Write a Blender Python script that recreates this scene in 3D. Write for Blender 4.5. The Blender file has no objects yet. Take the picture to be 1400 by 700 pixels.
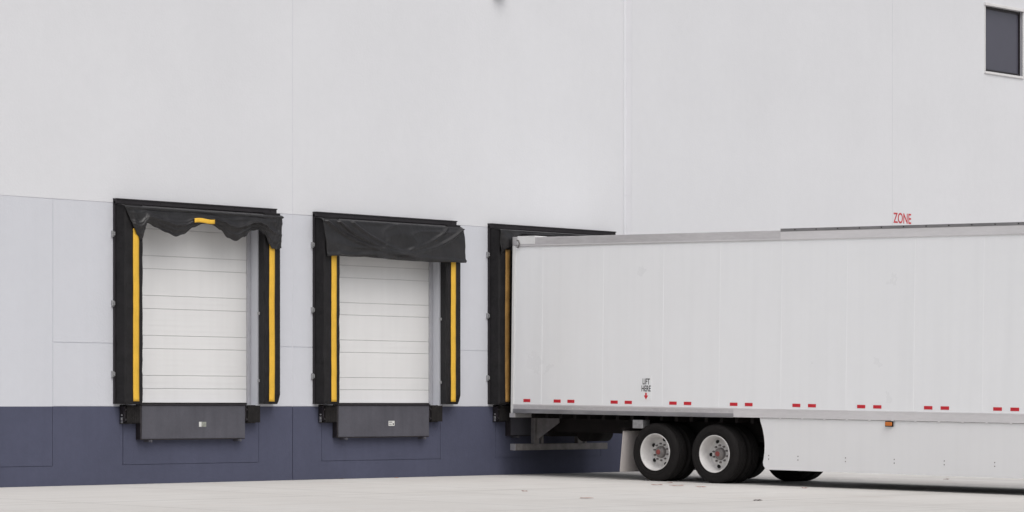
import bpy, bmesh, math, random
from mathutils import Vector, Matrix, noise
R = math.radians
random.seed(7)
S = bpy.context.scene
COL = S.collection

# ------------------------------------------------------------------ camera
cam_d = bpy.data.cameras.new('camera'); cam = bpy.data.objects.new('camera', cam_d); COL.objects.link(cam)
cam.location = (-30.96, -34.73, 1.155)
cam.rotation_euler = (R(90), 0, -math.atan2(.7548, .656))
cam_d.sensor_width = 36; cam_d.lens = 36 * 4258 / 1400; cam_d.shift_y = 206 / 1400
cam_d.clip_start = .5; cam_d.clip_end = 2000
S.camera = cam
# ------------------------------------------------------------------ world / sun
SUN_EL, SUN_AZ = R(54), R(201)      # azimuth measured clockwise from +Y
w = bpy.data.worlds.new('World'); S.world = w; w.use_nodes = True
nt = w.node_tree; bg = nt.nodes['Background']
sky = nt.nodes.new('ShaderNodeTexSky'); sky.sky_type = 'NISHITA'; sky.sun_disc = False
sky.sun_elevation = SUN_EL; sky.sun_rotation = SUN_AZ; sky.air_density = 1.0; sky.dust_density = 4.0; sky.ozone_density = 1.0
hs = nt.nodes.new('ShaderNodeHueSaturation'); hs.inputs['Saturation'].default_value = .26
nt.links.new(sky.outputs[0], hs.inputs['Color']); nt.links.new(hs.outputs[0], bg.inputs[0])
bg.inputs[1].default_value = .12
sd = bpy.data.lights.new('sun', 'SUN'); sun = bpy.data.objects.new('sun', sd); COL.objects.link(sun)
sd.energy = 1.35; sd.angle = R(65); sd.color = (1, .975, .95)
sdir = Vector((math.sin(SUN_AZ) * math.cos(SUN_EL), math.cos(SUN_AZ) * math.cos(SUN_EL), math.sin(SUN_EL)))
sun.rotation_euler = sdir.to_track_quat('Z', 'Y').to_euler()
vs = S.view_settings; vs.view_transform = 'Standard'; vs.look = 'None'; vs.gamma = 1; vs.use_curve_mapping = False
vs.exposure = 0.0

# ------------------------------------------------------------------ materials
def mat(name, col, rough=.6, metal=0, var=.05, scale=3., bump=0., bscale=40., stretch=(1, 1, 1), streak=0., spec=.4, fine=0.):
    m = bpy.data.materials.new(name); m.use_nodes = True; t = m.node_tree; N = t.nodes; L = t.links
    b = N['Principled BSDF']; b.inputs['Roughness'].default_value = rough; b.inputs['Metallic'].default_value = metal
    b.inputs['Specular IOR Level'].default_value = spec
    tc = N.new('ShaderNodeTexCoord'); mp = N.new('ShaderNodeMapping'); mp.inputs['Scale'].default_value = stretch
    L.new(tc.outputs['Object'], mp.inputs[0])
    n = N.new('ShaderNodeTexNoise'); n.inputs['Scale'].default_value = scale; n.inputs['Detail'].default_value = 6; n.inputs['Roughness'].default_value = .6
    L.new(mp.outputs[0], n.inputs['Vector'])
    cr = N.new('ShaderNodeMapRange'); cr.inputs[1].default_value = .3; cr.inputs[2].default_value = .7
    cr.inputs[3].default_value = 1 - var; cr.inputs[4].default_value = 1 + var; L.new(n.outputs[0], cr.inputs[0])
    src = cr.outputs[0]
    def mul(a, bb):
        k = N.new('ShaderNodeMath'); k.operation = 'MULTIPLY'; L.new(a, k.inputs[0]); L.new(bb, k.inputs[1]); return k.outputs[0]
    if streak:
        mp2 = N.new('ShaderNodeMapping'); mp2.inputs['Scale'].default_value = (3.2, 3.2, .16); L.new(tc.outputs['Object'], mp2.inputs[0])
        n2 = N.new('ShaderNodeTexNoise'); n2.inputs['Scale'].default_value = 2.; n2.inputs['Detail'].default_value = 7; L.new(mp2.outputs[0], n2.inputs['Vector'])
        r2 = N.new('ShaderNodeMapRange'); r2.inputs[1].default_value = .45; r2.inputs[2].default_value = .75
        r2.inputs[3].default_value = 1; r2.inputs[4].default_value = 1 - streak; L.new(n2.outputs[0], r2.inputs[0]); src = mul(src, r2.outputs[0])
    if fine:
        n3 = N.new('ShaderNodeTexNoise'); n3.inputs['Scale'].default_value = scale * 14; n3.inputs['Detail'].default_value = 4; L.new(mp.outputs[0], n3.inputs['Vector'])
        r3 = N.new('ShaderNodeMapRange'); r3.inputs[1].default_value = .3; r3.inputs[2].default_value = .7
        r3.inputs[3].default_value = 1 - fine; r3.inputs[4].default_value = 1 + fine; L.new(n3.outputs[0], r3.inputs[0]); src = mul(src, r3.outputs[0])
    mx = N.new('ShaderNodeVectorMath'); mx.operation = 'SCALE'; mx.inputs[0].default_value = col; L.new(src, mx.inputs['Scale'])
    L.new(mx.outputs[0], b.inputs['Base Color'])
    rr = N.new('ShaderNodeMapRange'); rr.inputs[3].default_value = max(.05, rough - .08); rr.inputs[4].default_value = min(1, rough + .08)
    L.new(n.outputs[0], rr.inputs[0]); L.new(rr.outputs[0], b.inputs['Roughness'])
    if bump:
        nb = N.new('ShaderNodeTexNoise'); nb.inputs['Scale'].default_value = bscale; nb.inputs['Detail'].default_value = 5; L.new(mp.outputs[0], nb.inputs['Vector'])
        bp = N.new('ShaderNodeBump'); bp.inputs['Strength'].default_value = bump; bp.inputs['Distance'].default_value = .02
        L.new(nb.outputs[0], bp.inputs['Height']); L.new(bp.outputs[0], b.inputs['Normal'])
    return m
M = {}
M['upper'] = mat('painted_concrete_light', (.648, .652, .675), .8, var=.022, scale=.45, bump=.12, bscale=25, streak=.006, spec=.2, fine=.008)
M['band'] = mat('painted_concrete_grey', (.575, .585, .625), .8, var=.018, scale=.5, bump=.12, bscale=25, streak=.015, spec=.2, fine=.008)
M['blue'] = mat('painted_concrete_blue', (.073, .078, .120), .75, var=.08, scale=.7, bump=.15, bscale=25, streak=.05, spec=.2, fine=.03)
M['pipe'] = mat('downspout_paint', (.655, .655, .685), .6, var=.02, scale=1.5)
M['caulk'] = mat('joint_caulk', (.60, .60, .64), .9)
M['roofing'] = mat('roof_membrane', (.5, .5, .5), .9)
M['fabric'] = mat('black_vinyl', (.0125, .0115, .0125), .6, var=.3, scale=4, bump=.35, bscale=14, spec=.25, stretch=(1, 1, 1.6))
M['fabric2'] = mat('black_vinyl_curtain', (.0115, .0105, .0115), .38, var=.35, scale=5, bump=.7, bscale=6, spec=.5)
M['frame'] = mat('black_painted_metal', (.018, .015, .018), .5, var=.2, scale=5)
M['yellow'] = mat('yellow_stripe_vinyl', (.78, .46, .045), .55, var=.08, scale=5, fine=.05, streak=.12)
M['yellow_dark'] = mat('yellow_stripe_dark', (.36, .20, .055), .6, var=.25, scale=6, streak=.3)  # darker, blotchier yellow for the stripes of the seal at the trailer
M['door'] = mat('door_white_enamel', (.715, .712, .71), .45, var=.015, scale=1.5, streak=.03, spec=.35)
M['doorline'] = mat('door_joint_grey', (.50, .50, .50), .7)
M['track'] = mat('galvanised_track', (.48, .48, .51), .5, metal=.3, var=.08, scale=8)
M['galv'] = mat('galvanised_bracket', (.42, .42, .43), .45, metal=.7, var=.15, scale=20)
M['rubber'] = mat('bumper_rubber', (.016, .0145, .0145), .9, var=.3, scale=9, bump=.4, bscale=60, spec=.2)
M['lip'] = mat('leveler_grey_paint', (.077, .076, .092), .55, var=.12, scale=3, streak=.15, fine=.05)
M['white'] = mat('trailer_white_paint', (.87, .878, .895), .30, var=.010, scale=.7, streak=.025, spec=.5, fine=.003)
M['skirt'] = mat('skirt_white_composite', (.80, .80, .81), .42, var=.015, scale=.7, streak=.02, spec=.4)
M['alum'] = mat('aluminium_rail', (.62, .605, .615), .38, metal=.45, var=.12, scale=1.5, stretch=(1, .35, 2), fine=.05)
M['alum3'] = mat('aluminium_light_rail', (.70, .685, .695), .42, metal=.25, var=.06, scale=1.5, stretch=(1, .35, 2), fine=.03)
M['alum2'] = mat('aluminium_dark_rail', (.36, .355, .37), .35, metal=.6, var=.25, scale=2, stretch=(1, .6, 3))
M['cap'] = mat('roof_cap_grey', (.24, .235, .24), .45, metal=.5, var=.15, scale=2)
M['capw'] = mat('rear_header_white', (.74, .74, .74), .4)
M['dark'] = mat('chassis_black', (.010, .008, .008), .75, var=.3, scale=5, spec=.25)
M['steel'] = mat('guard_weathered_steel', (.20, .188, .186), .5, metal=.4, var=.25, scale=6, streak=.2)
M['flap'] = mat('mud_flap_white', (.60, .555, .54), .6, var=.06, scale=3, streak=.15)
M['tyre'] = mat('tyre_rubber', (.012, .0105, .0105), .82, var=.2, scale=12, bump=.2, bscale=50, spec=.25)
M['rim'] = mat('rim_white_enamel', (.66, .645, .635), .4, var=.10, scale=9, fine=.05, streak=.10)
M['hub'] = mat('hub_steel', (.22, .205, .20), .5, metal=.3, var=.2, scale=20)
M['hole'] = mat('hand_hole_black', (.012, .012, .012), .9)
M['red'] = mat('red_reflective_tape', (.58, .022, .035), .4, var=.05)
M['beige'] = mat('beige_plate', (.36, .30, .24), .6, var=.1, scale=6)
M['redhub'] = mat('hub_oil_cap_red', (.26, .06, .055), .4)
M['redpaint'] = mat('red_stencil_paint', (.50, .05, .06), .8, var=.25, scale=12)
M['ink'] = mat('black_decal_ink', (.05, .05, .055), .5)
M['amber'] = mat('amber_lens', (.58, .17, .03), .3)
M['window_glass'] = mat('window_tinted_glass', (.078, .077, .100), .12, var=.02, spec=.5)
M['wframe'] = mat('window_frame_white', (.66, .65, .65), .5)
M['sticker'] = mat('pale_sticker', (.62, .62, .60), .5)
M['sticker2'] = mat('faded_sticker', (.24, .25, .22), .6, var=.3, scale=30)
M['leafd'] = mat('leaf_dark_brown', (.04, .018, .016), .7, var=.3, scale=30)
M['leafr'] = mat('leaf_red_brown', (.36, .15, .11), .7, var=.3, scale=30)
# concrete yard with slab joints and stains
def ground_mat():
    m = bpy.data.materials.new('yard_concrete'); m.use_nodes = True; t = m.node_tree; N = t.nodes; L = t.links
    b = N['Principled BSDF']; b.inputs['Roughness'].default_value = .9; b.inputs['Specular IOR Level'].default_value = .2
    tc = N.new('ShaderNodeTexCoord')
    def noi(scale, st, det=6, rg=.6):
        mp = N.new('ShaderNodeMapping'); mp.inputs['Scale'].default_value = st; L.new(tc.outputs['Object'], mp.inputs[0])
        n = N.new('ShaderNodeTexNoise'); n.inputs['Scale'].default_value = scale; n.inputs['Detail'].default_value = det; n.inputs['Roughness'].default_value = rg
        L.new(mp.outputs[0], n.inputs['Vector']); return n.outputs[0]
    def rng(s, a, bb, c, d):
        r = N.new('ShaderNodeMapRange'); r.inputs[1].default_value = a; r.inputs[2].default_value = bb; r.inputs[3].default_value = c; r.inputs[4].default_value = d
        L.new(s, r.inputs[0]); return r.outputs[0]
    def mix(f, a, bb):
        k = N.new('ShaderNodeMix'); k.data_type = 'RGBA'; L.new(f, k.inputs['Factor'])
        for key, v in ((6, a), (7, bb)):
            if isinstance(v, tuple): k.inputs[key].default_value = v
            else: L.new(v, k.inputs[key])
        return k.outputs[2]
    c = mix(rng(noi(.35, (1, 1, 1)), .35, .65, 0, 1), (.545, .525, .502, 1), (.595, .58, .56, 1))
    c = mix(rng(noi(3., (1, 1, 1), 8, .7), .40, .75, 0, .35), c, (.50, .485, .47, 1))
    c = mix(rng(noi(.9, (1, .45, 1), 7), .62, .74, 0, .35), c, (.50, .42, .37, 1))
    c = mix(rng(noi(30, (1, 1, 1), 3, .8), .62, .78, 0, .4), c, (.42, .40, .39, 1))
    c = mix(rng(noi(1.6, (.22, 1.6, 1), 7, .65), .50, .72, 0, .45), c, (.455, .435, .415, 1))
    c = mix(rng(noi(.55, (2.6, .12, 1), 6, .6), .60, .70, 0, .22), c, (.36, .35, .34, 1))
    bk = N.new('ShaderNodeTexBrick'); bk.offset = 0; bk.inputs['Scale'].default_value = 1
    bk.inputs['Brick Width'].default_value = 4.18; bk.inputs['Row Height'].default_value = 4.6; bk.inputs['Mortar Size'].default_value = .016
    mp = N.new('ShaderNodeMapping'); mp.inputs['Location'].default_value = (.45, .0, 0); L.new(tc.outputs['Object'], mp.inputs[0]); L.new(mp.outputs[0], bk.inputs['Vector'])
    f = rng(bk.outputs['Fac'], 0, 1, 0, .65)
    c = mix(f, c, (.22, .21, .20, 1))
    L.new(c, b.inputs['Base Color'])
    bp = N.new('ShaderNodeBump'); bp.inputs['Strength'].default_value = .25; bp.inputs['Distance'].default_value = .01
    L.new(noi(45, (1, 1, 1)), bp.inputs['Height']); L.new(bp.outputs[0], b.inputs['Normal'])
    return m
M['ground'] = ground_mat()

# ------------------------------------------------------------------ helpers
class MB:
    def __init__(s): s.b = bmesh.new(); s.mats = []; s.mi = 0
    def use(s, m):
        if m not in s.mats: s.mats.append(m)
        s.mi = s.mats.index(m); return s
    def _f(s, vs, smooth=False):
        try: f = s.b.faces.new(vs)
        except ValueError: return
        f.material_index = s.mi; f.smooth = smooth
    def box(s, x0, x1, y0, y1, z0, z1, bev=0):
        if x0 > x1: x0, x1 = x1, x0
        if y0 > y1: y0, y1 = y1, y0
        if z0 > z1: z0, z1 = z1, z0
        v = [s.b.verts.new(p) for p in ((x0,y0,z0),(x1,y0,z0),(x1,y1,z0),(x0,y1,z0),(x0,y0,z1),(x1,y0,z1),(x1,y1,z1),(x0,y1,z1))]
        fs = []
        for q in ((0,3,2,1),(4,5,6,7),(0,1,5,4),(1,2,6,5),(2,3,7,6),(3,0,4,7)):
            f = s.b.faces.new([v[i] for i in q]); f.material_index = s.mi; fs.append(f)
        if bev:
            es = list({e for f in fs for e in f.edges})
            r = bmesh.ops.bevel(s.b, geom=es, offset=bev, segments=2, affect='EDGES', profile=.5)
            for f in r['faces']: f.material_index = s.mi
        return s
    def prism(s, pts, d, axis):      # polygon pts extruded by d along an axis (0,1,2), d=(lo,hi)
        def P(p, k):
            a = [0, 0, 0]; o = [i for i in range(3) if i != axis]; a[o[0]], a[o[1]] = p; a[axis] = k; return a
        A = [s.b.verts.new(P(p, d[0])) for p in pts]; B = [s.b.verts.new(P(p, d[1])) for p in pts]
        n = len(pts); s._f(A[::-1]); s._f(B)
        for i in range(n): s._f([A[i], A[(i+1) % n], B[(i+1) % n], B[i]])
        return s
    def lathe(s, prof, axis, c, seg=48, smooth=True, a0=0, cap=False):     # prof: (along, radius)
        rings = []
        for (h, r) in prof:
            ring = []
            for k in range(seg):
                a = a0 + 2 * math.pi * k / seg; u, v = r * math.cos(a), r * math.sin(a)
                p = {0: (h, u, v), 1: (u, h, v), 2: (u, v, h)}[axis]
                ring.append(s.b.verts.new((c[0]+p[0], c[1]+p[1], c[2]+p[2])))
            rings.append(ring)
        for A, B in zip(rings, rings[1:]):
            for k in range(seg): s._f([A[k], A[(k+1) % seg], B[(k+1) % seg], B[k]], smooth)
        if cap and prof[0][1] > 1e-4: s._f(rings[0][::-1])
        if cap and prof[-1][1] > 1e-4: s._f(rings[-1])
        return s
    def cyl(s, p, q, r, seg=16, smooth=True):
        p, q = Vector(p), Vector(q); d = (q - p); z = d.normalized(); x = z.orthogonal().normalized(); y = z.cross(x)
        A, B = [], []
        for k in range(seg):
            a = 2 * math.pi * k / seg; o = x * math.cos(a) * r + y * math.sin(a) * r
            A.append(s.b.verts.new(p + o)); B.append(s.b.verts.new(q + o))
        for k in range(seg): s._f([A[k], A[(k+1) % seg], B[(k+1) % seg], B[k]], smooth)
        s._f(A[::-1]); s._f(B); return s
    def grid(s, fn, nu, nv, thick=0, smooth=True):
        V = [[s.b.verts.new(fn(i / nu, j / nv)) for i in range(nu + 1)] for j in range(nv + 1)]
        for j in range(nv):
            for i in range(nu): s._f([V[j][i], V[j][i+1], V[j+1][i+1], V[j+1][i]], smooth)
        return s
    def build(s, name, m=None, parent=None, recalc=True):
        if recalc: bmesh.ops.recalc_face_normals(s.b, faces=s.b.faces)
        me = bpy.data.meshes.new(name); s.b.to_mesh(me); s.b.free()
        if s.mats:
            for k in s.mats: me.materials.append(k)
        else: me.materials.append(m)
        o = bpy.data.objects.new(name, me); COL.objects.link(o)
        if parent: o.parent = parent
        return o
def tag(o, label=None, cat=None, group=None, kind=None):
    if label: o['label'] = label
    if cat: o['category'] = cat
    if group: o['group'] = group
    if kind: o['kind'] = kind
    return o
def thing(name, loc, label, cat, group=None, rot=(0, 0, 0)):
    o = bpy.data.objects.new(name, None); COL.objects.link(o); o.location = loc; o.rotation_euler = rot
    return tag(o, label, cat, group)
def copy_tree(o, parent=None):
    c = o.copy(); COL.objects.link(c); c.parent = parent
    for ch in [k for k in bpy.data.objects if k.parent == o]: copy_tree(ch, c)
    return c
def text_mesh(s, body, m, size, sx, parent, name, loc, rot, depth=.001):
    cu = bpy.data.curves.new('t', 'FONT'); cu.body = body; cu.size = size; cu.extrude = depth; cu.align_x = 'CENTER'; cu.align_y = 'CENTER'; cu.space_line = .84; cu.offset = s
    t = bpy.data.objects.new('t', cu); COL.objects.link(t)
    bpy.context.view_layer.update()
    me = bpy.data.meshes.new_from_object(t.evaluated_get(bpy.context.evaluated_depsgraph_get()))
    bpy.data.objects.remove(t); me.transform(Matrix.Diagonal((sx, 1, 1, 1)))
    me.materials.clear(); me.materials.append(m); o = bpy.data.objects.new(name, me); COL.objects.link(o)
    o.parent = parent; o.location = loc; o.rotation_euler = rot; return o
SL = .0150                                            # yard falls away from the building
def gz(y): return SL * max(y, -40)

# ------------------------------------------------------------------ ground
g = MB()
xs = (-300, -60, 0, 40, 300); ys = (.03, -40, -400)
V = [[g.b.verts.new((x, y, gz(y))) for x in xs] for y in ys]
for j in range(2):
    for i in range(4): g._f([V[j][i], V[j][i+1], V[j+1][i+1], V[j+1][i]])
tag(g.build('ground', M['ground']), kind='structure')
g = MB(); g._f([g.b.verts.new(p) for p in ((-300, .04, -.02), (300, .04, -.02), (300, 400, -.02), (-300, 400, -.02))])
tag(g.build('ground', M['ground']), kind='structure')

# ------------------------------------------------------------------ warehouse
DX = (0.0, 4.198, 8.385)                              # left edges of the three dock seals
ZB, ZM, ZT, ZR = 1.158, 2.092, 4.176, 12.0
G = .007
house = thing('warehouse', (12, 0, 0), 'large pale grey concrete warehouse wall with a dark blue painted base', 'warehouse')
def part(mb, name, m, parent=house, off=(12, 0, 0)):
    o = mb.build(name, m, parent); o.data.transform(Matrix.Translation(-Vector(off))) ; return o
def tiles(rects, name, m):
    t = MB()
    for (x0, x1, z0, z1, e) in rects:
        t.box(x0 + (G if 'L' in e else 0), x1 - (G if 'R' in e else 0), 0, .017, z0 + (G if 'B' in e else 0), z1 - (G if 'T' in e else 0))
    return part(t, name, m)
OP = (.30, 3.0, 4.03)                                  # opening of each dock, relative to the seal
WX0, WX1, WZ0, WZ1 = 23.86, 25.30, 8.07, 9.42
J = (-13.0, -4.6, 3.741, 12.1, 20.47, 28.83, 37.2, 45.5)
r = []
for a, b_ in zip(J, J[1:]):
    e = 'LRBT'
    if a < WX0 < b_:
        r += [(a, WX0, ZT, WZ1, 'LB'), (WX1, b_, ZT, WZ1, 'RB'), (WX0, WX1, ZT, WZ0, 'B'), (a, b_, WZ1, ZR, 'LRT')]
    else: r.append((a, b_, ZT, ZR, e))
tiles(r, 'upper_wall', M['upper'])
r = [(-13, -4.6, ZM, ZT, 'RBT'), (-13, -4.6, ZB, ZM, 'RT'), (-4.6, -1.176, ZB, ZT, 'LRT'),
     (-1.176, .30, ZM, ZT, 'LBT'), (-1.176, .30, ZB, ZM, 'LTB')]
for k, d in enumerate(DX):
    x0 = d + OP[0]; x1 = d + OP[1]
    if k < 2: r.append((x0, x1, OP[2], ZT, 'T'))
    else: r.append((x0, x1, ZB, ZT, 'T'))
    nx = DX[k+1] + OP[0] if k < 2 else 12.1
    if k == 0: r += [(x1, 3.741, ZM, ZT, 'RBT'), (x1, 3.741, ZB, ZM, 'RTB'), (3.741, nx, ZM, ZT, 'LBT'), (3.741, nx, ZB, ZM, 'LTB')]
    elif k == 1: r += [(x1, nx, ZM, ZT, 'BT'), (x1, nx, ZB, ZM, 'TB')]
    else: r += [(x1, 12.1, ZB, ZT, 'RT')]
for a, b_ in zip(J[3:], J[4:]): r.append((a, b_, ZB, ZT, 'LRT'))
tiles(r, 'lower_wall', M['band'])
r = [(-13, -4.6, -.4, ZB, 'R'), (-4.6, 3.741, -.4, .288, 'LR'), (3.741, 12.1, -.4, .288, 'LR')]
for x0, x1, e in ((-4.6, -1.176, 'LRB'), (-1.176, .184, 'R'), (.184, 3.003, 'LRB'), (3.003, 3.741, 'R'), (3.741, 4.39, 'L'),
                  (4.39, 7.195, 'LRB'), (7.195, 8.57, ''), (8.57, 11.38, 'LRB'), (11.38, 12.1, 'R')):
    r.append((x0, x1, .288, ZB, e))
for a, b_ in zip(J[3:], J[4:]): r.append((a, b_, -.4, ZB, 'LR'))
tiles(r, 'base_wall', M['blue'])
t = MB(); y0, y1 = .0062, .34                           # structural wall behind the painted faces
t.use(M['blue']); t.box(-13, 45.5, .012, y1, -.4, ZB - .001)
t.use(M['band']); t.box(-13, 45.5, y0, y1, ZB - .001, 1.188)
xs_ = [-13]
for d in DX[:2]: xs_ += [d + OP[0], d + OP[1]]
xs_.append(45.5)
for i in range(0, len(xs_), 2): t.box(xs_[i], xs_[i+1], y0, y1, 1.188, OP[2])
t.use(M['caulk'])
t.box(-13, 45.5, y0, y1, OP[2], WZ0); t.box(-13, WX0, y0, y1, WZ0, WZ1); t.box(WX1, 45.5, y0, y1, WZ0, WZ1); t.box(-13, 45.5, y0, y1, WZ1, ZR)
t.box(-13, -12.7, y1, 40, -.4, ZR); t.box(45.2, 45.5, y1, 40, -.4, ZR); t.box(-13, 45.5, 40, 40.3, -.4, ZR)
part(t, 'structural_wall', None)
t = MB(); t.box(-12.7, 45.2, .34, 40, 11.2, 11.5); t.box(-13.04, 45.54, -.03, .37, ZR, ZR + .05)
part(t, 'roof', M['roofing'])
# joint sealant beads
for x in (-4.6, 3.741, 20.47, 28.83):
    t = MB(); t.box(x - .0068, x + .0068, .0025, .0145, ZB, ZR - .01); part(t, 'joint_sealant', M['caulk'])
# window
t = MB(); fw = .05
for a in ((WX0, WX0 + fw, WZ0, WZ1), (WX1 - fw, WX1, WZ0, WZ1), (WX0 + fw, WX1 - fw, WZ0, WZ0 + fw), (WX0 + fw, WX1 - fw, WZ1 - fw, WZ1)):
    t.box(a[0], a[1], .05, .11, a[2], a[3])
win = part(t, 'window', M['frame'])
t = MB(); t.box(WX0 - .05, WX1 + .05, -.05, .045, WZ1 + .002, WZ1 + .062, .006); t.box(WX0 - .03, WX1 + .03, -.03, .045, WZ0 - .05, WZ0 - .002, .005)
for x in (WX0 - .03, WX1 + .001): t.box(x, x + .029, -.012, .045, WZ0, WZ1)
part(t, 'frame', M['wframe'], win)
t = MB(); t.box(WX0 + fw - .01, WX1 - fw + .01, .075, .085, WZ0 + fw - .01, WZ1 - fw + .01); part(t, 'pane', M['window_glass'], win)
# dark room behind the window pane is closed by the pane itself
# downspout
t = MB()
t.prism([(12.00, -.004), (12.02, -.028), (12.045, -.040), (12.185, -.040), (12.21, -.028), (12.23, -.004)], (.25, ZR - .3), 2)
dsp = part(t, 'downspout', M['pipe'])
for z in (4.9, 7.3, 9.7):
    t = MB(); t.prism([(11.998, -.002), (12.018, -.031), (12.044, -.044), (12.186, -.044), (12.212, -.031), (12.232, -.002)], (z, z + .03), 2); part(t, 'strap', M['pipe'], dsp)
# sectional overhead doors
def door(d):
    yd = .20; x0 = d + OP[0]; x1 = d + OP[1]
    lines = sorted([1.432 + .603 * k for k in range(5)] + [1.63 + .603 * k for k in range(4)])
    t = MB(); prev = 1.215
    for k, z in enumerate(lines + [4.3]):
        t.box(x0 - .05, x1 - .075, yd + .0, yd + .045, prev, z - .009, .003)
        # shallow pinstripe ribs rolled in the section
        n = max(1, int((z - prev) / .068))
        for q in range(1, n):
            zz = prev + (z - prev) * q / n
            t.box(x0 - .05, x1 - .08, yd - .0015, yd + .01, zz - .012, zz + .012)
        prev = z
    o = part(t, 'overhead_door', M['door'])
    t = MB(); t.box(x0 - .05, x1 - .08, yd + .007, yd + .04, 1.21, 4.3); part(t, 'section_joint', M['doorline'], o)
    t = MB(); t.box(x0 - .05, x1 - .075, yd - .012, yd + .05, 1.190, 1.213); part(t, 'bottom_seal', M['rubber'], o)
    t = MB()
    t.box(x1 - .074, x1 - .006, yd - .03, yd + .06, 1.191, 4.2)
    part(t, 'track', M['track'], o); t = MB()
    t.box(x0 - .08, x0 - .052, yd - .03, yd + .06, 1.191, 4.2)
    part(t, 'track', M['track'], o)
    t = MB(); t.box(x0, x1 , yd + .07, yd + .12, 1.19, 4.2); part(t, 'backing', M['dark'], o)
    return o
for d in DX[:2]: door(d)

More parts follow.
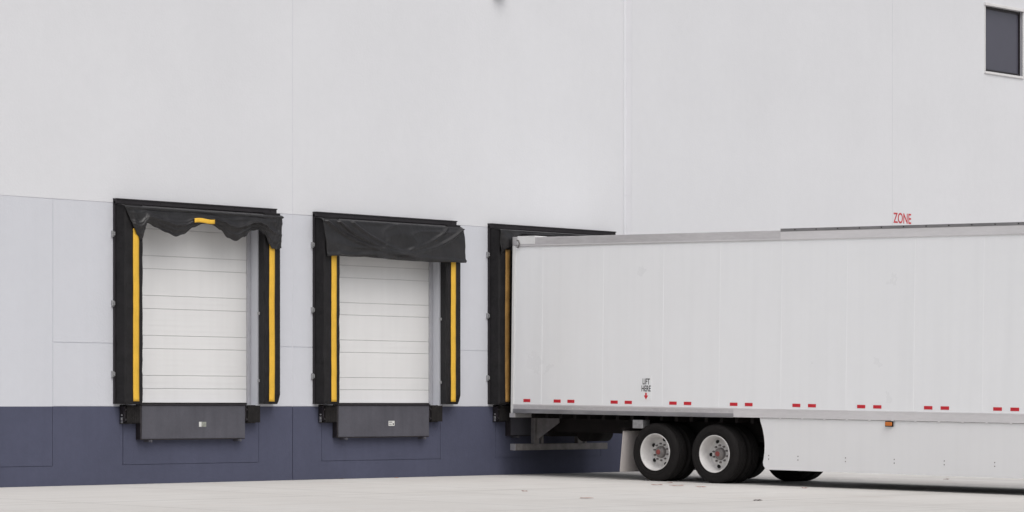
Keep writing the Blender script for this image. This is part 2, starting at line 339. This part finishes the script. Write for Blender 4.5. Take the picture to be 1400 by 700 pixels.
# ------------------------------------------------------------------ dock seals
PF = -.22
def fold(x, z, k=0.):                                   # wrinkle height field
    return noise.noise(Vector((x * 1.9 + k, z * 6.5, k))) * .5 + noise.noise(Vector((x * 6 + k, z * 12, 3.1 + k))) * .22
def interp(pts, x):
    for (a, b_), (c, d) in zip(pts, pts[1:]):
        if x <= c: 
            u = (x - a) / (c - a) if c > a else 0; u = max(0, u); u = u * u * (3 - 2 * u); return b_ + (d - b_) * u
    return pts[-1][1]
def solidify(o, t=.012):
    m = o.modifiers.new('thickness', 'SOLIDIFY'); m.thickness = t; m.offset = 0
def seal(d, idx, label):
    s = thing('dock_seal', (d + 1.65, 0, 1.19), label, 'dock seal', 'black dock seals on the warehouse wall')
    O = (d + 1.65, 0, 1.19)
    P = lambda mb, n, m, par=s: part(mb, n, m, par, O)
    for side in (0, 1):
        def X(v): return d + v if side == 0 else d + 3.302 - v
        # wedge shaped foam pad with slightly puckered cover
        prof = [(0.0, -.001), (.004, -.05), (.036, PF + .02), (.055, PF), (.375, PF), (.392, PF + .02), (.302, -.001)]
        t = MB(); nz = 60
        rows = []
        for j in range(nz + 1):
            z = 1.195 + (4.16 - 1.195) * j / nz
            row = []
            for i, (a, y) in enumerate(prof):
                k = noise.noise(Vector((i * .7 + side * 9 + d, z * 5, 1))) * .007 + noise.noise(Vector((i * 2 + d, z * 15, 5))) * .003
                cy = 0
                if j == 0 and 0 < i < 6: cy = .012
                if side == 1 and j < 3 and i in (2, 3): cy += .05 * (3 - j) / 3
                row.append(t.b.verts.new((X(a + (k if 0 < i < 6 else 0)), y - (k if 0 < i < 6 else 0) + cy, z)))
            rows.append(row)
        n = len(prof)
        for A, B in zip(rows, rows[1:]):
            for i in range(n): t._f([A[i], A[(i+1) % n], B[(i+1) % n], B[i]], True)
        t._f(rows[0]); t._f(rows[-1])
        pad = P(t, 'side_pad', M['fabric'])
        for p_ in pad.data.polygons:
            p_.use_smooth = False
        ztop = {0: 3.80, 1: 3.80, 2: 3.80}[idx]
        def stripe(u, v, X=X, side=side):
            z = 1.235 + (ztop - 1.235) * v
            w_ = .182 + .116 * u + .008 * noise.noise(Vector((side * 7 + d, z * 1.3, 2)))
            return (X(w_), PF - .0085 - .003 * noise.noise(Vector((d, z * 6, side))), z)
        t = MB(); t.grid(stripe, 3, 60); st = P(t, 'yellow_stripe', M['yellow_dark'] if idx == 2 else M['yellow'], pad); solidify(st, .006)
        # side mounting rail and clips
        t = MB(); a, b_ = (X(-.012), X(-.0005)); t.box(a, b_, -.045, -.001, 1.2, 4.2); P(t, 'mounting_rail', M['frame'], pad)
        for z in (3.715, 2.683, 1.637):
            t = MB()
            t.box(X(-.052), X(-.014), -.035, -.002, z - .045, z + .045, .003)
            t.box(X(-.028), X(-.013), -.055, -.036, z - .025, z + .03, .002)
            t.cyl((X(-.035), -.036, z + .018), (X(-.035), -.047, z + .018), .009, 8); t.cyl((X(-.035), -.036, z - .018), (X(-.035), -.047, z - .018), .009, 8)
            P(t, 'clip', M['galv'], pad)
            if side == 1 and z < 3:
                t = MB(); t.box(X(.300), X(.335), -.0035, -.05, z - .10, z - .055); P(t, 'clip', M['galv'], pad)
    t = MB(); t.box(d - .012, d + 3.318, -.075, -.001, 4.163, 4.238, .006)
    for k in range(5): t.box(d + .1 + k * .77, d + .125 + k * .77, -.079, -.07, 4.19, 4.215)
    t.box(d - .014, d + 3.32, -.088, -.0, 4.226, 4.242)
    P(t, 'head_frame', M['frame'])
    # foam head pad under the curtain
    t = MB(); t.prism([(-.001, 4.16), (-.16, 4.14), (-.19, 4.05), (-.17, 3.96), (-.001, 3.95)], (d + .40, d + 2.9), 0); P(t, 'head_pad', M['fabric'])
    NU, NV = 190, 46
    if idx == 0:
        bot = [(-.0, 3.74), (.05, 3.70), (.20, 3.64), (.26, 3.66), (.34, 3.78), (.42, 3.885), (.60, 3.83), (.78, 3.76), (.98, 3.71), (1.16, 3.75),
               (1.36, 3.86), (1.55, 3.925), (1.75, 3.92), (1.92, 3.85), (2.08, 3.73), (2.26, 3.695), (2.42, 3.76), (2.58, 3.87), (2.70, 3.89), (2.84, 3.82), (2.93, 3.68), (3.05, 3.60), (3.14, 3.595), (3.30, 3.62)]
        def fn(u, v):
            x = -.0 + 3.29 * u; zb = interp(bot, x) + .012 * noise.noise(Vector((x * 7, 0, 0)))
            top = 4.155 - .01 * u
            if v < .14:
                q = v / .14; return (d + x, -.065 - (.20) * math.sin(q * 1.57), top - .06 * (1 - math.cos(q * 1.57)))
            q = (v - .14) / .86; z = (top - .06) * (1 - q) + zb * q
            tl = max(0, 1 - x / .42); trr = max(0, 1 - (3.29 - x) / .40); tail = max(tl, trr)
            # swagged creases that follow the sagging hem, sharper where the cloth is gathered
            def crease(f, ph, w_): 
                k = 1 - abs(math.sin(q * f + ph + 1.1 * noise.noise(Vector((x * 1.1, ph, q * 1.3))) + .5 * math.sin((x - .3) * 3.3))); return w_ * k ** 2.2
            sw = crease(5.2, .4, .040) + crease(9.5, 1.9, .018)
            vert = .020 * (1 - abs(math.sin(x * 17 + 3 * q + 1.5 * noise.noise(Vector((x * 3, z * 3, 7)))))) ** 1.6 * tail
            y = -.238 - sw * (1 - .6 * tail) * min(1, q * 3) - .035 * math.sin(q * 3.14) * (1 - tail) - .03 * fold(x, z) - vert
            return (d + .02 + x + .20 * q * tl - .045 * trr - .02 * q * trr, min(y, PF - .022), z)
    elif idx == 1:
        def fn(u, v):
            x = -.035 + 3.315 * u; zb = 3.535 + .012 * math.sin(x * 2.2) + .01 * noise.noise(Vector((x * 3, 1, 0)))
            x2 = x + .07 * v * (1 - u) ** 2 + .035 * v * u
            top = 4.15
            if v < .12:
                q = v / .12; return (d + x, -.065 - .18 * math.sin(q * 1.57), top - .05 * (1 - math.cos(q * 1.57)))
            q = (v - .12) / .88; z = (top - .05) * (1 - q) + zb * q
            # two slack diagonals hanging from the corners
            def diag(x, cx, s_): 
                a = (x - cx) * s_; c = .98 * (1 - math.exp(-max(0, a) * 1.25)); return math.exp(-((q - c) / .042) ** 2) * math.exp(-max(0, a) * .7) if a > 0 else 0
            r_ = .055 * diag(x, .30, 1) + .05 * diag(x, .02, 1) + .035 * diag(x, .62, 1) + .055 * diag(x, 3.25, -1) + .035 * diag(x, 2.9, -1)
            cr = (1 - abs(math.sin(q * 3.3 + x * 1.7 + 2.2 * noise.noise(Vector((x * .9, q * 2.2, 2.5)))))) ** 3 * .022
            y = -.245 - .03 * q - r_ - cr - .03 * fold(x * .7, z * .8, 4.) - .02 * math.sin(q * 3.1) - .012 * math.sin(x * 7) * q
            return (d + x2, min(y, PF - .025), z)
    else:
        def fn(u, v):
            x = .02 + 3.27 * u; e = max(0, 1 - x / .55) + max(0, (x - 2.75) / .5)
            e = min(1, e); zb = 4.06 - .36 * e
            if v < .2:
                q = v / .2; return (d + x, -.065 - .2 * math.sin(q * 1.57), 4.15 - .03 * (1 - math.cos(q * 1.57)))
            q = (v - .2) / .8; z = 4.12 * (1 - q) + zb * q
            y = -.262 - (.05 * math.sin(x * 20 + z * 9) * e + .05 * math.sin(q * 3.1)) * q - .03 * fold(x, z, 8) + (.02 * q if e < .2 else 0)
            return (d + x, min(y, PF - .03), z)
    t = MB(); t.grid(fn, NU, NV)
    cur = P(t, 'head_curtain', M['fabric2']); solidify(cur, .008)
    if idx == 0:
        ymin = min(fn((1.34 + .42 * i / 12) / 3.29, v / 60)[1] for i in range(13) for v in range(6, 50) if 3.89 < fn((1.34 + .42 * i / 12) / 3.29, v / 60)[2] < 4.02)
        t = MB(); t.grid(lambda u, v: (d + 1.34 + .42 * u, ymin - .008 + .012 * abs(u - .5), 3.930 + .066 * v + .008 * math.sin(u * 6)), 12, 3); o = P(t, 'warning_label', M['yellow'], cur); solidify(o, .004)
    return s
SD = (seal(DX[0], 0, 'black dock seal with bunched-up head curtain and small yellow label, leftmost dock'),
      seal(DX[1], 1, 'black dock seal with full rectangular curtain hanging down, middle dock'),
      seal(DX[2], 2, 'black dock seal pressed by the rear of the white trailer'))
# bumpers
def bumper(x, label):
    s = thing('dock_bumper', (x, 0, .91), label, 'bumper', 'rubber bumpers under the dock seals')
    t = MB()
    for k in range(7): t.box(-.13 + k * .0375, -.13 + k * .0375 + .0355, -.125, -.012, .0, .262, .003)
    t.build('rubber_block', M['rubber'], s)
    t = MB(); t.box(-.165, -.134, -.10, -.002, .02, .25); t.box(.1335, .145, -.115, -.002, .0, .262); t.box(-.165, .145, -.010, -.001, -.012, .27)
    t.cyl((-.150, -.10, .05), (-.150, -.125, .05), .016, 8); t.cyl((-.150, -.10, .20), (-.150, -.125, .20), .014, 8)
    t.build('mounting_angle', M['frame'], s)
    t = MB(); t.box(-.172, -.166, -.07, -.03, .0, .09); t.cyl((-.166, -.06, .06), (-.19, -.06, .06), .014, 8); t.cyl((-.166, -.06, .12), (-.185, -.06, .12), .012, 8)
    t.build('bolt', M['galv'], s)
    return s
b0 = bumper(DX[0] + .285, 'black rubber bumper left of the leftmost dock leveler plate')
for x, l in ((DX[0] + 2.775, 'black rubber bumper right of the leftmost dock leveler plate'),
             (DX[1] + .285, 'black rubber bumper left of the middle dock leveler plate'),
             (DX[1] + 2.775, 'black rubber bumper right of the middle dock leveler plate'),
             (DX[2] + .285, 'black rubber bumper at the wall behind the trailer corner')):
    c = copy_tree(b0); c.location.x = x; c['label'] = l
def leveler(d, label, stick):
    s = thing('dock_leveler', (d + 1.53, 0, .66), label, 'dock leveler', 'dock levelers under the doors')
    t = MB(); t.box(-1.06, 1.075, -.105, -.075, .012, .515, .006); t.build('lip_plate', M['lip'], s)
    t = MB(); t.box(-1.09, 1.09, -.125, -.002, .518, .534, .003); t.box(-1.09, -1.062, -.10, -.002, .0, .517)
    t.box(-1.06, 1.07, -.103, -.06, -.004, .010); t.cyl((-1.07, -.06, .502), (1.07, -.06, .502), .02, 10); t.build('frame', M['frame'], s)
    for x in (-.9, .95):
        t = MB(); t.box(x - .03, x + .03, -.125, -.002, -.035, -.005, .003); t.cyl((x, -.125, -.02), (x, -.14, -.02), .02, 10); t.build('lip_keeper', M['lip'], s)
    t = MB()
    x = .1
    if stick == 0: t.use(M['sticker']).box(x, x + .05, -.1082, -.1055, .19, .265); t.use(M['sticker2']).box(x + .051, x + .15, -.1082, -.1055, .19, .265)
    else:
        t.use(M['sticker']).box(x, x + .14, -.1082, -.1055, .185, .265); t.use(M['ink']).box(x + .012, x + .085, -.1092, -.1084, .238, .250); t.box(x + .012, x + .07, -.1092, -.1084, .205, .214); t.box(x + .095, x + .125, -.1092, -.1084, .20, .225)
    t.build('sticker', None, s)
leveler(DX[0], 'dark grey dock leveler lip with faded sticker, under the leftmost dock door', 0)
leveler(DX[1], 'dark grey dock leveler lip with white sticker, under the middle dock door', 1)

leveler(DX[2], 'dark grey dock leveler lip in the gloom beneath the rear of the trailer', 1)

# wall lamp whose lower edge just enters the frame
s = thing('wall_lamp', (8.62, 0, 8.085), 'small wall lamp high above the middle and right docks, cut by the top edge', 'wall lamp')
t = MB(); t.box(-.15, .15, -.03, -.001, .0, .34, .008); t.prism([(-.03, .10), (-.16, .02), (-.17, .05), (-.12, .33), (-.03, .34)], (-.13, .13), 0); t.build('housing', M['track'], s)
t = MB(); t.prism([(-.035, .07), (-.14, .008), (-.145, .018), (-.035, .085)], (-.11, .11), 0); t.build('lens', M['sticker'], s)

# stencilled word
z = thing('wall_lettering', (20.82, 0, 4.885), 'red lettering reading ZONE painted on the pale wall above the trailer roof', 'lettering')
text_mesh(.004, 'ZONE', M['redpaint'], .285, .80, z, 'letters', (0, -.002, 0), (R(90), 0, 0))

# ------------------------------------------------------------------ semi trailer (local: x across, -y towards the nose, z up)
LX0, LX1, LEN = 0.0, 2.59, 16.15
YR = -.30
tr = thing('semi_trailer', (8.61, YR, gz(YR)), 'long white box semi trailer backed up to the right hand dock', 'trailer', rot=(math.atan(SL), 0, 0))
def TP(mb, n, m=None, par=None): return mb.build(n, m, par or tr)
def ly(Y): return Y - YR
RB0, RB1, TR0, TR1 = 1.063, 1.208, 3.848, 4.005
# joints of the side sheets
JT = [ly(v) for v in (-.939, -2.25, -3.504, -4.65, -5.86, -7.10, -8.34, -9.56)] 
JT += [JT[-1] - 1.22 * k for k in range(1, 5)]
t = MB()
t.box(.012, 2.578, -LEN + .02, -.13, 1.12, 3.95)
for xs_, xe in ((.004, .0125), (2.5775, 2.586)):
    ysq = [-.062] + JT + [-LEN + .02]
    for a, b_ in zip(ysq, ysq[1:]): t.box(xs_, xe, b_ + .0015, a - .0015, RB1 - .01, TR0 + .01)
for yj in JT:                                            # cover strips with rivets
    t.box(.0018, .0055, yj - .030, yj + .030, RB1 + .002, TR0 - .002, .001)
    for sgn in (-.019, .019):                            # rivet rows pressed into the cover strip
        zz = RB1 + .04
        while zz < TR0 - .03:
            t.lathe([(0, .0042), (-.0014, .0032), (-.0017, 0.0001)], 0, (.0018, yj + sgn, zz), 6, False); zz += .1
TP(t, 'side_panels', M['white'])
t = MB(); t.box(.03, 2.56, -LEN + .02, -.1, 3.95, 4.0); TP(t, 'roof', M['capw'])
for xa, xb, sg in ((-.012, .02, -1), (2.57, 2.602, 1)):
    t = MB(); t.use(M['alum']).box(xa, xb, ly(-5.86), -.115, TR0, TR1 - .002, .003); t.use(M['alum3']).box(xa, xb, -LEN, ly(-5.86) - .001, TR0, TR1 - .002, .003)
    e = -.014 if sg < 0 else 2.602
    t.box(e, e + .004 if sg < 0 else e + .002, -LEN, -.115, TR0 + .012, TR0 + .03)
    yy = -.4
    TP(t, 'top_rail')
t = MB().use(M['cap']); t.box(-.016, 2.606, -LEN, ly(-5.86), TR1 - .022, TR1 + .026, .003)
yy = ly(-6.14); t.use(M['dark'])
while yy > -LEN:
    t.lathe([(0, .011), (-.004, .010), (-.006, .0001)], 0, (-.0165, yy, TR1 + .004), 8, False); yy -= .405
TP(t, 'roof_cap')
for xa, xb, sg in ((-.010, .03, -1), (2.56, 2.600, 1)):
    t = MB(); t.use(M['alum']).box(xa, xb, ly(-4.98), -.062, RB0, RB1, .003); t.use(M['alum3']).box(xa, xb, -LEN, ly(-4.98) - .001, RB0, RB1, .003)
    t.box(xa - .003 if sg < 0 else xb, xa if sg < 0 else xb + .003, -LEN, -.062, RB1 - .022, RB1 - .006)
    if sg < 0:
        yy = -.3
        while yy > -LEN:
            t.lathe([(0, .007), (-.003, .006), (-.004, .0001)], 0, (-.0105, yy, RB1 - .055), 6, False); yy -= .152
        yy = -5.6
        while yy > -LEN: t.box(-.013, -.0102, yy - .02, yy + .02, RB0 - .010, RB0 + .004); yy -= .42
    rail = TP(t, 'bottom_rail')
    if sg < 0:
        t = MB(); t.box(-.022, -.0105, ly(-4.98), -.062, RB0 - .006, RB0 + .062, .002)
        TP(t, 'lower_flange', M['alum2'], rail)
# rear frame
t = MB()
t.use(M['capw'])
for xa, xb in ((-.010, .07), (2.52, 2.60)): t.box(xa, xb, -.060, 0, RB0 - .01, TR0 + .02, .006)
t.use(M['alum']); t.box(-.012, 2.602, -.110, 0, TR0 + .021, TR1 + .01, .006)
t.box(-.014, 2.604, -.098, .02, .98, RB0 - .011, .004); t.box(.08, 2.5, -.09, -.03, RB0, TR0)
rf = TP(t, 'rear_frame')
t = MB(); t.box(-.017, .3, -.50, -.115, TR1 + .001, TR1 + .020, .003); t.box(-.020, -.0125, -.50, -.115, TR0 + .04, TR1 + .0, .002); TP(t, 'header_cover', M['capw'], rf)
t = MB()                                                # curved tie-down hook on the top corner
pts = [(-.115, TR0 - .01), (-.15, TR0 - .01), (-.17, TR0 + .05), (-.155, TR0 + .10), (-.115, TR0 + .11)]
for a, b_ in zip(pts, pts[1:]): t.cyl((-.03, a[0], a[1]), (-.03, b_[0], b_[1]), .011, 8)
TP(t, 'corner_hook', M['steel'], rf)
# reflective tape dashes
tape = MB(); tape.box(-.0025, -.0, -.075, .075, -.026, .026); 
tp0 = TP(tape, 'red_reflector', M['red'])
first = True
def put(y, z=1.268):
    global first
    o = tp0 if first else tp0.copy()
    if not first: COL.objects.link(o); o.parent = tr
    first = False; o.location = (.0035 if min(abs(y - j) for j in JT) > .11 else -.001, y, z)
put(ly(-.648))
for k in range(13):
    c = -1.46 - 1.2205 * k
    put(ly(c + .147)); put(ly(c - .150))
# decal
t = MB(); t.box(.0005, .0035, -.115, .115, -.20, .20); dec = TP(t, 'lift_sticker', M['white']); dec.location = (0, ly(-3.20), 1.508)
text_mesh(.002, 'LIFT\nHERE', M['ink'], .135, .62, dec, 'letters', (-.0012, 0, .042), (R(90), 0, R(-90)))
t = MB(); t.prism([(.016, .0), (.016, -.045), (.044, -.045), (0, -.11), (-.044, -.045), (-.016, -.045), (-.016, 0)], (-.0022, -.0004), 0); a_ = TP(t, 'arrow', M['red'], dec); a_.location = (0, 0, -.078)
# amber marker
t = MB(); t.box(-.012, .0, -.075, .075, -.042, .042, .008); mk = TP(t, 'marker_light', M['dark']); mk.location = (-.012, ly(-7.95), RB0 - .052)
t = MB(); t.box(-.040, -.0125, -.062, .062, -.030, .030, .014); TP(t, 'lens', M['amber'], mk)
# skirts
def skirt(x, near):
    cy, cz, r_ = ly(-4.62), .47, .965
    pts = [(ly(-5.43), RB0 - .005)]
    for k in range(14):
        zz = 1.0 - k * (1.0 - .36) / 13; pts.append((cy - math.sqrt(max(0, r_**2 - (zz - .60)**2)), zz))
    pts += [(ly(-5.565), .31), (ly(-5.60), .268), (ly(-5.66), .25), (-13.2, .25), (-13.35, .40), (-13.4, RB0 - .005)]
    pts[0] = (pts[1][0] + .012, RB0 - .005)
    t = MB().use(M['skirt']); t.prism(pts, (x, x + .012), 0); t.use(M['hub']); xo = x - .001 if near else x + .013
    for k, Y in enumerate((-5.668, -6.232, -7.131, -8.03, -8.93, -9.815, -10.7, -11.6, -12.5)):
        for dz in (-.028, .028): t.lathe([(0, .010), (-.004 if near else .004, .009), (-.006 if near else .006, .0001)], 0, (xo, ly(Y), .445 + dz), 8, False)
    o = TP(t, 'side_skirt')
    for Y in (-6.23, -7.13, -8.03, -8.93, -9.81, -10.7, -11.6, -12.5):
        t = MB(); xi = x + .014 if near else x - .002; t.cyl((xi, ly(Y), .45), (xi + (.5 if near else -.5), ly(Y), 1.02), .012, 8)
        TP(t, 'brace', M['galv'], o)
skirt(.012, True); skirt(2.566, False)
# floor beams and main rails
t = MB(); t.box(.03, 2.56, -LEN + .05, -.12, 1.085, 1.119)
y = -.35
while y > -LEN + .3: t.box(.16, 2.43, y - .03, y + .03, .975, 1.084); y -= .305
TP(t, 'floor_beams', M['dark'])
t = MB()
for x in (.72, 1.78): t.box(x, x + .09, -6.6, -.28, .74, .973); t.box(x - .02, x + .11, -6.1, -1.9, .66, .739)
for yy in (-.5, -1.5, -2.2, -3.7, -5.6, -6.5): t.box(.811, 1.779, yy - .05, yy + .05, .78, .95)
sf = TP(t, 'slider_frame', M['dark'])
# underride guard
t = MB(); t.box(.0, 2.45, -.11, -.005, .425, .535, .008); ug = TP(t, 'underride_guard', M['steel'])
t = MB(); t.box(-.012, -.0, -.11, -.005, .425, .535); TP(t, 'end_cap', M['alum2'], ug)
for x in (.50, 1.65):
    t = MB(); t.box(x, x + .13, -.10, -.02, .5355, .978, .004)
    t.prism([(x + .131, .978), (x + .131, .70), (x + .26, .93), (x + .30, .978)], (-.065, -.055), 1)
    t.prism([(-.105, .60), (-.105, .978), (-.60, .978), (-.60, .90)], (x + .055, x + .065), 0)
    t.box(x + .19, x + .24, -.10, -.06, .5355, .74)
    TP(t, 'upright', M['steel'], ug)
t = MB(); t.box(1.92, 2.38, -.16, -.04, .80, .94, .006); TP(t, 'plate_bracket', M['beige'])
t = MB(); t.cyl((1.02, -.75, .74), (1.62, -.75, .74), .16, 24); t.box(1.1, 1.55, -.93, -.57, .85, .972); TP(t, 'air_tank', M['dark'])
t = MB(); t.box(.60, 2.0, -.34, -.30, .66, .97); TP(t, 'rear_crossmember', M['dark'])
# mud flaps
def flap(x0, near):
    t = MB(); y = ly(-2.72)
    t.prism([(y, .80), (y - .008, .80), (y + .052, .13), (y + .060, .13)], (x0, x0 + .62), 0); o = TP(t, 'mud_flap', M['flap'])
    t = MB(); t.box(x0 - .0, x0 + .63, y - .03, y + .03, .801, .85); TP(t, 'hanger', M['dark'], o)
flap(.01, True); flap(1.96, False)
t = MB(); t.box(.01, .20, ly(-3.13), ly(-2.92), .85, .985, .005); TP(t, 'valve_box', M['galv'])
t = MB(); t.box(.201, .75, ly(-3.1), ly(-2.75), .86, .98); TP(t, 'hanger_beam', M['dark'])
# wheels: dual tyres; local axle along x, outer face at x=0
def wheel():
    e = bpy.data.objects.new('wheel', None); COL.objects.link(e); e.parent = tr
    def tyre(x0):
        t = MB(); Wd = .275; Ro = .475
        pr = [(.035, .290), (.022, .304), (.010, .345), (.003, .385), (.004, .42), (.014, .447), (.024, .459), (.030, .463), (.038, .470)]
        gro = [.075, .118, .157, .200]
        prof = [(x0 + a, r_) for a, r_ in pr]
        for gq in gro: prof += [(x0 + gq - .007, Ro), (x0 + gq - .005, Ro - .014), (x0 + gq + .005, Ro - .014), (x0 + gq + .007, Ro)]
        prof += [(x0 + Wd - a, r_) for a, r_ in pr[::-1]]
        prof += [(x0 + Wd - .045, .283), (x0 + .045, .283)]
        seg = 72; rings = []
        for (h, r_) in prof:
            rings.append([t.b.verts.new((h, r_ * math.cos(2*math.pi*k/seg), r_ * math.sin(2*math.pi*k/seg))) for k in range(seg)])
        for A, B in zip(rings, rings[1:] + rings[:1]):
            for k in range(seg): t._f([A[k], A[(k+1) % seg], B[(k+1) % seg], B[k]], True)
        # raised sidewall ring
        t.lathe([(x0 + .0045, .352), (x0 + .0, .356), (x0 + .0, .362), (x0 + .004, .366)], 0, (0, 0, 0), 72)
        return t.build('tyre', M['tyre'], e)
    tyre(0); tyre(.325)
    t = MB().use(M['rim'])                               # outer rim: flange, barrel, disc
    t.lathe([(.040, .291), (.018, .302), (.006, .301), (.004, .294), (.012, .287), (.026, .280), (.042, .276), (.060, .270), (.105, .262), (.19, .258), (.215, .250), (.222, .238), (.214, .22), (.198, .19), (.183, .165), (.180, .135), (.180, .04), (.180, .0001)], 0, (0, 0, 0), 72)
    t.use(M['hole'])
    for k in range(5):
        a = 2 * math.pi * k / 5 + .3; y, z = .205 * math.cos(a), .205 * math.sin(a)
        t.cyl((.192, y, z), (.22, y, z), .031, 16)
    t.build('rim', None, e)
    t = MB()
    t.lathe([(.180, .100), (.165, .096), (.135, .092), (.122, .082), (.118, .066)] + [(.100, .062), (.096, .058), (.096, .0001)], 0, (0, 0, 0), 32)
    for k in range(10):
        a = 2 * math.pi * k / 10; y, z = .136 * math.cos(a), .136 * math.sin(a); t.cyl((.180, y, z), (.152, y, z), .0165, 6, False); t.cyl((.152, y, z), (.136, y, z), .009, 8)
    hub = t.build('hub', M['hub'], e)
    t = MB(); t.lathe([(.0955, .042), (.086, .040), (.083, .032), (.083, .0001)], 0, (0, 0, 0), 24); t.build('oil_cap', M['redhub'], hub)
    t = MB(); t.lathe([(.23, .235), (.33, .235), (.36, .20), (.57, .20), (.60, .19)], 0, (0, 0, 0), 40); t.build('brake_drum', M['dark'], e)
    return e
w0 = wheel(); w0.location = (.02, ly(-3.375), .470); w0.rotation_euler = (R(14), 0, 0)
for (x, Y, rz, rx) in ((.02, -4.58, 0, 50), (2.57, -3.375, 180, 20), (2.57, -4.58, 180, 77)):
    c = copy_tree(w0, tr); c.location = (x, ly(Y), .470)
    c.rotation_euler = (R(rx), 0, R(rz))
for Y in (-3.375, -4.58):
    t = MB(); t.cyl((.5, ly(Y), .47), (2.09, ly(Y), .47), .065, 16)
    for x in (.74, 1.8): t.box(x, x + .06, ly(Y) - .1, ly(Y) + .45, .52, .60); t.cyl((x + .03, ly(Y) + .0, .53), (x + .03, ly(Y), .66), .07, 12); t.box(x - .01, x + .08, ly(Y) + .40, ly(Y) + .5, .5, .66)
    for x in (.95, 1.5): t.cyl((x, ly(Y) - .22, .5), (x, ly(Y) - .10, .5), .08, 14)
    TP(t, 'axle', M['dark'])
# landing gear
for x in (.55, 1.95):
    t = MB(); t.box(x, x + .12, -12.3, -12.18, .45, .974, .004); t.box(x + .015, x + .105, -12.285, -12.195, .06, .449); t.box(x - .06, x + .18, -12.37, -12.11, .03, .058, .004)
    TP(t, 'landing_gear', M['dark'])

# ------------------------------------------------------------------ debris on the yard
def leaf(x, y, size, rot, m, label, long=1.4):
    t = MB(); n = 14; vs_ = []
    pts = []
    for k in range(n):
        a = 2 * math.pi * k / n; rr = size * .36 * (1 + .28 * math.cos(5 * a)) ; pts.append((rr * math.cos(a) * long, rr * math.sin(a)))
    c = t.b.verts.new((0, 0, .010)); ring = [t.b.verts.new((p[0], p[1], .003 + .012 * random.random())) for p in pts]
    for k in range(n): t._f([c, ring[k], ring[(k+1) % n]])
    o = t.build('leaf', m); solidify(o, .002)
    o.location = (x, y, gz(y) + .002); o.rotation_euler = (0, 0, rot)
    return tag(o, label, 'leaf', 'fallen leaves on the concrete yard')
leaf(3.60, -9.17, .15, .4, M['leafd'], 'dark curled leaf alone on the open concrete in front of the trailer wheels')
leaf(8.12, -6.72, .10, 1.2, M['leafr'], 'small reddish leaf at the shadow edge below the white skirt')
leaf(2.10, -7.35, .17, -.7, M['leafr'], 'flat reddish leaf on the concrete left of the white mud flap')
for (px, py, sz, l) in ((7.16, -4.60, .16, 'reddish leaf at the left end of the row beside the rear wheel'), (7.14, -5.0, .20, 'reddish leaf in the middle of the row beside the wheels'), (7.10, -5.5, .15, 'reddish leaf at the right end of the row beside the wheels'),
                        (8.05, -4.15, .09, 'small reddish leaf touching the ground between the two near wheels'), (13.8, -5.6, .12, 'brown leaf on the strip of concrete seen under the skirt'),
                        (3.3, -5.2, .08, 'tiny pale leaf on the concrete below the middle dock')):
    leaf(px, py, sz, random.random() * 3, M['leafr'], l)
leaf(4.75, -.10, .09, .2, M['leafd'], 'dark leaf against the wall base under the middle dock')
leaf(5.9, -.22, .07, 1.2, M['leafr'], 'small brown leaf by the wall base right of the dark leaf')
